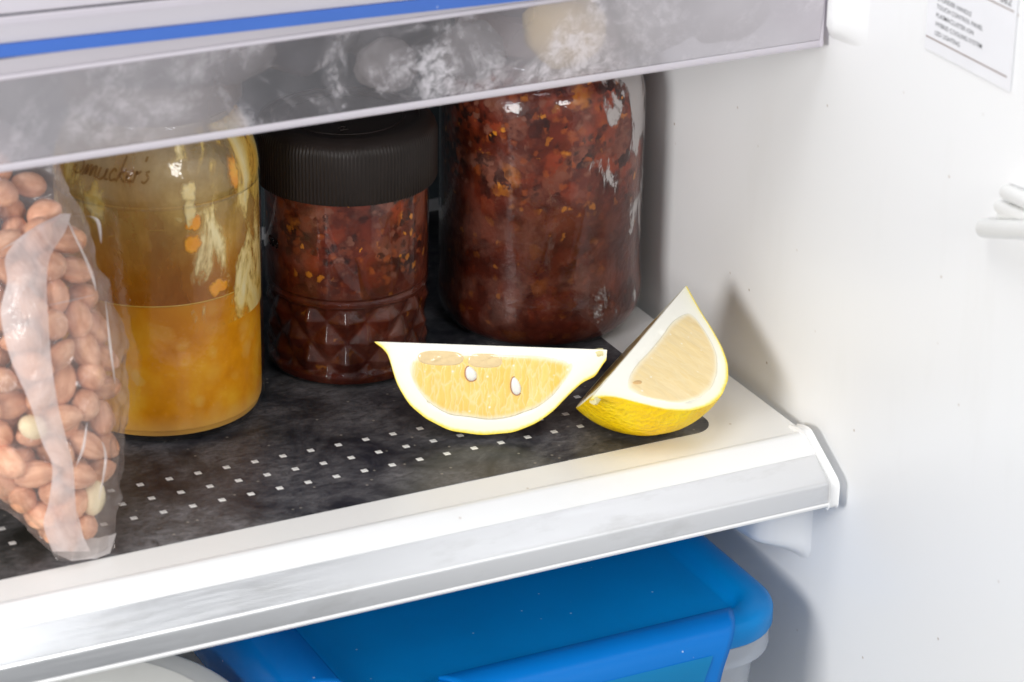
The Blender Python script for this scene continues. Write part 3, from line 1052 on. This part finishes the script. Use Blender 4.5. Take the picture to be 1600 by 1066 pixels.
bag = thing('peanut_bag', (-29, 2.5, 0), 'clear crinkled plastic bag of peanuts at the left edge of the shelf', 'bag')
mb = MB(); pts = []
NZ, NU = 90, 120
for j in range(NZ + 1):
    z = .03 + 15.2 * (j / NZ) ** 1.15
    xl, xr, yf, yb = sec(z)
    ym = yf + (yb - yf) * .45
    for i in range(NU):
        b = 2 * math.pi * i / NU
        cx = .5 + .5 * math.cos(b)
        k = max(0, 1 - abs(2 * cx - 1) ** 2.6)
        x = xl + (xr - xl) * cx
        y = ym - (ym - yf) * k if math.sin(b) < 0 else ym + (yb - ym) * k
        amp = min(1, z / 1.5) * .30 + .04
        w = amp * (nz(x * .55, y * .5, z * .35) + .8 * (abs(nz(x * 1.3 + z * .5, y, z * .6)) - .2) + .35 * nz(x * 2.6, y * 2, z * 1.5) + .5 * (abs(nz(x * 1.1 - z * .8, y + 9, z * .9)) - .2))
        n2 = Vector((math.cos(b) * .6, math.sin(b), 0)).normalized()
        pts.append((x + n2.x * w, y + n2.y * w, z))
mb.grid(pts, NU, NZ + 1, True)
FILM = m_film('clear_bag_film', .17, gl=.07)
MILKY = m_film('folded_bag_film', .66, gl=.14)
mb.build('film', FILM, bag, smooth=179)
# folded milky strip down the front
mb = MB(); pts = []
cl = [(103, 334, 16), (72, 362, 60), (44, 400, 70), (42, 440, 62), (38, 490, 74), (48, 560, 64), (68, 630, 44), (85, 690, 40), (98, 730, 33), (97, 785, 42), (95, 820, 54), (112, 862, 60)]
cl = catmull(cl, 6)
NW = 9
for (px, py, w) in cl:
    for k in range(NW):
        q = k / (NW - 1) - .5
        p0 = on((px + q * w, py), 1, 1.0)
        for _ in range(3):
            y = bag_front(p0.x, max(.03, p0.z)) - .30 - .12 * math.cos(q * math.pi) + .05 * nz(px * .03, py * .03, q * 3)
            p0 = on((px + q * w, py), 1, y)
        if p0.z < .05: p0 = on((px + q * w, py), 2, .05)
        pts.append(tuple(p0))
mb.grid(pts, NW, len(cl))
mb.build('fold', MILKY, bag, smooth=179)
# flat sealed tail resting on the shelf
mb = MB(); pts = []
tl = [on(p, 2, .08) for p in [(70, 842), (85, 866), (112, 878), (150, 874), (172, 866)]]
tu = [on(p, 2, .75) for p in [(72, 838), (96, 836), (125, 840), (155, 842), (182, 832)]]
N1, N2 = 24, 8
for j in range(N2 + 1):
    q = j / N2
    for i in range(N1 + 1):
        f = i / N1 * 4; k = min(3, int(f)); f -= k
        p = (tl[k].lerp(tl[k + 1], f)).lerp(tu[k].lerp(tu[k + 1], f), q)
        p.z += .10 * nz(p.x * 1.5, p.y * 1.5, 3) * (q + .1) + .03
        p.z = max(.05, p.z)
        pts.append(tuple(p))
mb.grid(pts, N1 + 1, N2 + 1)
mb.build('sealed_tail', MILKY, bag, smooth=179)
# sharp creases across the front
for i, (pa, pb, pc, w) in enumerate([((100, 333), (140, 420), (150, 455), 5), ((112, 338), (150, 342), (158, 380), 6), ((60, 480), (110, 470), (150, 460), 5), ((118, 730), (130, 700), (136, 660), 4),
                                     ((155, 780), (165, 720), (160, 690), 4), ((120, 800), (126, 830), (132, 850), 4), ((0, 392), (50, 362), (100, 334), 6), ((180, 600), (172, 540), (165, 470), 4)]):
    pth = []
    for (px, py) in catmull([pa, pb, pc], 8):
        p0 = on((px, py), 1, 1.0)
        for _ in range(3):
            p0 = on((px, py), 1, bag_front(p0.x, max(.03, p0.z)) - .22)
        pth.append(p0)
    mb = MB(); n_ = len(pth)
    pts = []
    for k, p in enumerate(pth):
        wd = w / 40 * math.sin(math.pi * (k + .5) / n_)
        pts += [tuple(p - RIGHT * wd * .5), tuple(p - FWD * .10), tuple(p + RIGHT * wd * .5)]
    mb.grid(pts, 3, n_)
    mb.build('crease', MILKY, bag, smooth=179)

# peanuts packed inside the front of the bag
PN = m_peanut('peanut_skin', (.46, .17, .08), (.92, .55, .36))
PW = m_peanut('peanut_kernel_bare', (.74, .62, .38), (.86, .77, .54))
mb = MB(); pts = []
n1, n2 = 12, 8
for j in range(n2 + 1):
    th = math.pi * j / n2
    for i in range(n1):
        b = 2 * math.pi * i / n1
        x = -math.cos(th)
        w = math.sin(th) ** .9 * (1 - .10 * x + .04 * math.cos(3 * x))
        pts.append((x * .80 + (.06 if j == n2 else 0), w * .53 * math.cos(b), w * .51 * math.sin(b)))
mb.grid(pts, n1, n2 + 1, True)
proto = mb.build('peanut', PN, smooth=179)
protow = proto.copy(); protow.data = proto.data.copy(); protow.data.materials[0] = PW
rad_p = .61
NP = 190
pos = []
while len(pos) < NP:
    z = rng.uniform(.6, 14.2); xl, xr, yf, yb = sec(z)
    x = rng.uniform(max(-34.6, xl) + .4, xr - .4); y = rng.uniform(yf + .5, min(yf + 3.4, yb))
    pos.append((x, y, z))
pos = np.array(pos)
fixed = np.array([tuple(on((146, 778), 1, 1.75)), tuple(on((52, 668), 1, 1.45))])
pos = np.vstack([fixed, pos])
for it in range(140):
    d = pos[:, None, :] - pos[None, :, :]
    dist = np.sqrt((d ** 2).sum(2)) + np.eye(len(pos)) * 99 + 1e-4
    ov = np.clip(2 * rad_p * .98 - dist, 0, None)
    mv = (d / dist[:, :, None] * ov[:, :, None] * .32).sum(1)
    pos += mv + rng.normal(size=pos.shape) * .004
    pos[:, 2] -= .01
    for k in range(len(pos)):
        x, y, z = pos[k]
        z = min(max(z, 1.0), 14.2)
        xl, xr, yf, yb = sec(z)
        x = min(max(x, max(-34.8, xl + 1.0)), xr - 1.05 - (.2 if z < 2 else 0))
        f_ = bag_front(x, z) + .90
        y = min(max(y, f_), max(f_, min(yf + 3.6, yb - .5)))
        pos[k] = (x, y, z)
    pos[:2] = fixed
for k, p in enumerate(pos):
    white = k < 2
    src = protow if white else proto
    o = src if k in (0, 2) else src.copy()
    if o.name not in col.objects: col.objects.link(o)
    o.location = Vector(p) * CM
    o.rotation_euler = (random.uniform(0, 6.28), random.uniform(-.9, .9), random.uniform(0, 6.28))
    if white: o.rotation_euler = ((.2, -1.15, .6), (.3, .6, .5))[k]
    s_ = random.uniform(.80, 1.02)
    o.scale = (s_ * random.uniform(.92, 1.06), s_, s_)
    if white:
        o.name = 'peanut'
        tag(o, ('pale skinless peanut low down in the bag, right of the milky fold', 'pale skinless peanut half hidden on the left of the milky fold')[k], 'peanut', 'bare peanuts in the bag')
    else:
        tag(o, 'reddish brown skinned peanut packed inside the clear bag', 'peanut', 'skinned peanuts in the bag')

# ------------------------------------------------------------------ clear drawer above
D0, D1 = -60, .18
drawer = thing('storage_bin', (-20, .2, 15.5), 'clear frosted plastic drawer with blue stripe hanging above the jars', 'drawer')
FROST = m_drawer('frosted_drawer_plastic', .90)
CLEARP = m_drawer('clear_drawer_plastic', .97, frost=False, gloss=.25)
HAZY = m_drawer('hazy_drawer_plastic', .28, frost=False, tint=(.86, .90, .93))
EDGE = m_drawer('drawer_edge_plastic', .22, frost=False, tint=(.92, .92, .97))
mb = MB(); mb.extrude_x([(.02, 15.8), (-.02, 15.95), (-.30, 18.74)], D0, D1 - .16, closed=False)
mb.build('front_panel', FROST, drawer, smooth=40)
mb = MB(); mb.extrude_x([(.16, 15.46), (.02, 15.50), (-.05, 15.64), (.0, 15.78), (.25, 15.70), (.34, 15.56)], D0, D1)
mb.build('bottom_edge', EDGE, drawer, smooth=60)
mb = MB(); mb.box(D0, D1 - .2, .30, 27, 15.50, 15.62)
mb.build('floor_panel', CLEARP, drawer)
mb = MB(); mb.box(D1 - .14, D1, -.05, 27, 15.52, 24)
mb.build('side_panel', EDGE, drawer, bevel=.04)
mb = MB(); mb.extrude_x([(-.30, 18.74), (-.36, 18.82), (-.30, 18.92), (-.14, 18.9), (-.12, 18.76)], D0, D1 - .15)
mb.build('rim_bead', EDGE, drawer, smooth=60)
mb = MB(); mb.extrude_x([(-.28, 18.94), (-.42, 19.50), (-.30, 19.50), (-.14, 18.94)], D0, D1 - .15)
mb.build('ledge', m_drawer('grey_drawer_plastic', .30, frost=False, tint=(.7, .68, .7)), drawer, smooth=40)


def stripe(name, z0, z1, y0, mat, th=.1):
    # the upper front is set a little out of line with the rail
    m_ = MB()
    pl = []
    for x in (D0, D1 - .2):
        dz = -.028 * (x + 31.3)
        pl.append([(x, y0, z0 + dz), (x, y0 - .12, z1 + dz), (x, y0 - .12 + th, z1 + dz), (x, y0 + th, z0 + dz)])
    m_.add(pl[0] + pl[1], [(0, 1, 5, 4), (1, 2, 6, 5), (2, 3, 7, 6), (3, 0, 4, 7), (0, 3, 2, 1), (4, 5, 6, 7)])
    return m_.build(name, mat, drawer)


stripe('blue_stripe', 19.58, 20.06, -.46, m_blue('blue_stripe_plastic', (.10, .24, .74), .3, .3))
stripe('upper_panel', 20.08, 20.75, -.50, HAZY)
stripe('upper_ridge', 20.77, 21.05, -.72, EDGE)
stripe('upper_panel', 21.07, 24.5, -.58, HAZY)

VEG = [m_plain('grey_brown_vegetable_skin', (.12, .105, .10), .7), m_plain('tan_vegetable_skin', (.46, .33, .15), .7), m_plain('dark_filler_skin', (.03, .027, .032), .6)]
for i, (px, py, w, mt, lb) in enumerate([(735, 100, 1.15, 0, 'dark round vegetable behind frosted drawer front, above the ribbed lid side of big jar'),
                                         (880, 80, 1.45, 1, 'tan round vegetable behind frosted drawer front, above the big jar'),
                                         (1020, 62, 1.45, 0, 'grey round vegetable in the drawer, just right of the tan one'),
                                         (1130, 20, 1.6, 0, 'pale grey vegetable in the drawer, nearest the right wall'),
                                         (605, 105, 1.05, 0, 'dark grey vegetable in the drawer, leftmost of the round ones'),
                                         (470, 120, 2.3, 2, 'blackish filler shape added deep in the drawer to darken it, above the black ribbed lid'),  # the deep shapes from here on are added to darken the drawer interior
                                         (600, 95, 2.2, 2, 'blackish filler shape added deep in the drawer to darken it, behind the leftmost round ones'),
                                         (350, 140, 2.0, 0, 'blurred grey filler shape added deep in the drawer to darken it, above the orange sauce jar')]):
    c = on((px, py + 14), 1, 1.75 if i < 5 else 5.2)
    c.z = 15.64 + w * .92
    mb = MB(); pts = []
    n1, n2 = 28, 18
    for j in range(n2 + 1):
        th = math.pi * j / n2
        for k in range(n1):
            b = 2 * math.pi * k / n1
            n3 = Vector((math.sin(th) * math.cos(b), math.sin(th) * math.sin(b), -math.cos(th)))
            r = w * (1 + .13 * nz(n3.x * 2 + i * 3, n3.y * 2, n3.z * 2) + .05 * nz(n3.x * 6, n3.y * 6 + i, n3.z * 6))
            pts.append((c.x + n3.x * r * 1.08, c.y + n3.y * r, c.z + n3.z * r * .9))
    mb.grid(pts, n1, n2 + 1, True)
    o = mb.build('root_vegetable', VEG[mt], loc=(c.x, c.y, c.z), smooth=179)
    tag(o, lb, 'vegetable', 'vegetables in the drawer')

# ------------------------------------------------------------------ blue lidded container below
BLUE = m_blue('blue_lid_plastic', (.0, .29, .76), .30, .25)
BLUEB = m_blue('blue_clip_plastic', (.0, .20, .66), .25, .2)
BLUET = m_blue('thin_blue_plastic', (.004, .26, .56), .3, .3)
zl = -6.5
X0, X1, Y0, Y1 = -20.9, -1.25, -2.9, 16
con = thing('food_container', (-11, 6, -15), 'food container with blue clip-down lid and clear body below the shelf', 'container')


def rrect(inset, z, rc_=2.7, n=10):
    pts_ = []
    x0, x1, y0, y1 = X0 + inset, X1 - inset, Y0 + inset, Y1 - inset
    r_ = max(.2, rc_ - inset)
    for (cx, cy, a0) in ((x1 - r_, y0 + r_, -90), (x1 - r_, y1 - r_, 0), (x0 + r_, y1 - r_, 90), (x0 + r_, y0 + r_, 180)):
        for k in range(n + 1):
            a_ = math.radians(a0 + 90 * k / n)
            pts_.append((cx + r_ * math.cos(a_), cy + r_ * math.sin(a_), z))
    return pts_


def loft(rings, capt=True, capb=False):
    m_ = MB()
    n = len(rings[0])
    pts_ = [p for r in rings for p in r]
    b = m_.grid(pts_, n, len(rings), True)
    if capt: m_.f.append(tuple(b + (len(rings) - 1) * n + i for i in range(n)))
    if capb: m_.f.append(tuple(b + i for i in range(n))[::-1])
    return m_


loft([rrect(.05, zl - 1.0), rrect(0, zl - .9), rrect(.0, zl - .35), rrect(.08, zl - .16), rrect(.3, zl - .04), rrect(.7, zl + .04), rrect(1.1, zl + .02), rrect(1.35, zl - .08), rrect(1.5, zl - .35), rrect(1.6, zl - .52), rrect(1.75, zl - .58)]).build('lid', BLUE, con, smooth=50)
t = MT('clear_container_plastic')
CB = t.shader(t.mixsh(.5, t.n('BsdfTransparent', {'Color': (.95, .97, .98)}).outputs[0], t.mixsh(.35, t.pbr(color=(.82, .84, .86), rough=.25).outputs[0], t.n('BsdfTranslucent', {'Color': (.85, .87, .9)}).outputs[0])))
loft([rrect(1.6, -15), rrect(1.3, -14.8), rrect(.75, -9.2), rrect(.62, -8.5), rrect(.15, -8.45), rrect(.12, -8.3), rrect(.15, -7.6), rrect(.4, -7.55)], capt=False, capb=True).build('body', CB, con, smooth=40)
# front clip flap
def flap(prof, u0, u1, along_x, taper):
    m_ = MB()
    n = len(prof); pts_ = []
    NU_ = 40
    for j in range(NU_ + 1):
        q = j / NU_
        for k, (d_, z_) in enumerate(prof):
            tp = taper * (k / (n - 1)) ** 1.2
            u_ = u0 + tp + (u1 - u0 - 2 * tp) * q
            if along_x: pts_.append((u_, d_, z_))
            else: pts_.append((d_, u_, z_))
    m_.grid(pts_, n, NU_ + 1)
    return m_


fp_ = catmull([(-1.75, zl + .10), (-2.3, zl + .24), (-2.9, zl + .22), (-3.35, zl - .02), (-3.6, zl - .5), (-3.75, zl - 1.2), (-3.85, zl - 2.4), (-3.6, zl - 3.6)], 5)
fp_in = [(d_ + .14, z_ - .10) for (d_, z_) in fp_]
cl_ = flap(fp_, -16.3, -3.7, True, 2.2)
c_ob = cl_.build('front_clip', BLUEB, con, smooth=179)
sol = c_ob.modifiers.new('thickness', 'SOLIDIFY'); sol.thickness = .0016; sol.offset = 0
pn_ = [(d_ - .13, z_) for (d_, z_) in fp_ if zl - 3.2 < z_ < zl - .45]
w_ = flap(pn_, -14.6, -5.6, True, 1.0).build('clip_panel', BLUET, c_ob, smooth=179)
fl_ = catmull([(X0 + 1.2, zl + .10), (X0 + .6, zl + .24), (X0, zl + .2), (X0 - .45, zl - .05), (X0 - .7, zl - .6), (X0 - .85, zl - 1.4), (X0 - .9, zl - 2.6), (X0 - .7, zl - 3.4)], 5)
cl2 = flap(fl_, -.6, 12.5, False, .9).build('side_clip', BLUEB, con, smooth=179)
sol = cl2.modifiers.new('thickness', 'SOLIDIFY'); sol.thickness = .0016; sol.offset = 0

# ------------------------------------------------------------------ white bowl at lower left
bc = (-30.0, 2.25, -15)
bowl = MB()
bp = [(3.2, 0), (3.4, .0), (3.6, .3), (5.2, 2.0), (6.6, 4.6), (7.45, 6.9), (7.62, 7.05), (7.6, 7.16), (7.4, 7.2), (6.75, 7.12), (6.55, 6.95), (6.1, 5.6), (5.0, 3.0), (3.4, 1.2), (.05, .9)]
bowl.lathe(bc, catmull(bp, 4), 96)
o = bowl.build('bowl', m_plain('white_bowl_glaze', (.78, .78, .76), .2), loc=bc, smooth=179)
tag(o, 'white wide-rimmed bowl below the shelf at lower left', 'bowl')

# ------------------------------------------------------------------ sticker on the wall
st = thing('sticker', (.42, -9, 17.3), 'white printed specification sticker on the fridge wall at upper right', 'sticker')
xw = .44
mb = MB(); mb.box(xw, xw + .02, -11.35, -6.15, 17.32, 24)
mb.build('paper', STICK, st)
mb = MB(); mb.box(xw - .012, xw - .004, -11.1, -6.2, 17.755, 17.80); mb.build('rule', BROWNLINE, st)
mb = MB(); mb.box(xw - .012, xw - .004, -11.2, -9.0, 20.09, 20.13); mb.build('rule', BROWNLINE, st)


def text(body, y, z, size, name='text_line'):
    cu = bpy.data.curves.new(name, 'FONT'); cu.body = body; cu.size = 1.0; cu.extrude = 0; cu.offset = .006; cu.resolution_u = 3
    ob = bpy.data.objects.new(name, cu); col.objects.link(ob)
    bpy.context.view_layer.update()
    me = bpy.data.meshes.new_from_object(ob.evaluated_get(bpy.context.evaluated_depsgraph_get()))
    bpy.data.objects.remove(ob); bpy.data.curves.remove(cu)
    for v_ in me.vertices:
        x_, y_ = v_.co.x, v_.co.y
        v_.co = ((xw - .42 - .006) * CM, (y - x_ * size - (-9)) * CM, (z + y_ * size - 17.3) * CM)
    me.materials.append(INKM)
    o_ = bpy.data.objects.new(name, me); col.objects.link(o_); o_.parent = st
    return o_


for body, z in (('LED LIGHTING', 17.97), ('HYBRID COOLING SYSTEM', 18.30), ('PLASMACLUSTER ION', 18.62), ('TOUCH CONTROL PANEL', 18.93), ('CYLINDER HANDLE', 19.23), ('4 DOOR', 19.54)):
    text(body, -6.72, z, .235)
text('662', -10.35, 20.24, .46)

# ------------------------------------------------------------------ white plastic rods at the right edge
RODM = m_plain('white_rod_plastic', (.90, .90, .88), .35)
rods = thing('plastic_rods', (.3, -11, 12), 'cluster of white plastic rods on the wall at the right edge', 'rods')
for (pa, pb, xa, xb, r_) in (((1537, 357), (1680, 362), .1, -1.6, .33), ((1572, 300), (1690, 352), .25, -.9, .27), ((1562, 322), (1690, 372), .3, -.7, .24), ((1563, 336), (1690, 345), .3, -.9, .16)):
    a_, b_ = on(pa, 0, xa), on(pb, 0, xb)
    mb = MB(); mb.tube([a_, a_.lerp(b_, .02), a_.lerp(b_, .5), b_], [r_ * .95, r_, r_, r_], 20)
    mb.build('rod', RODM, rods, smooth=40)
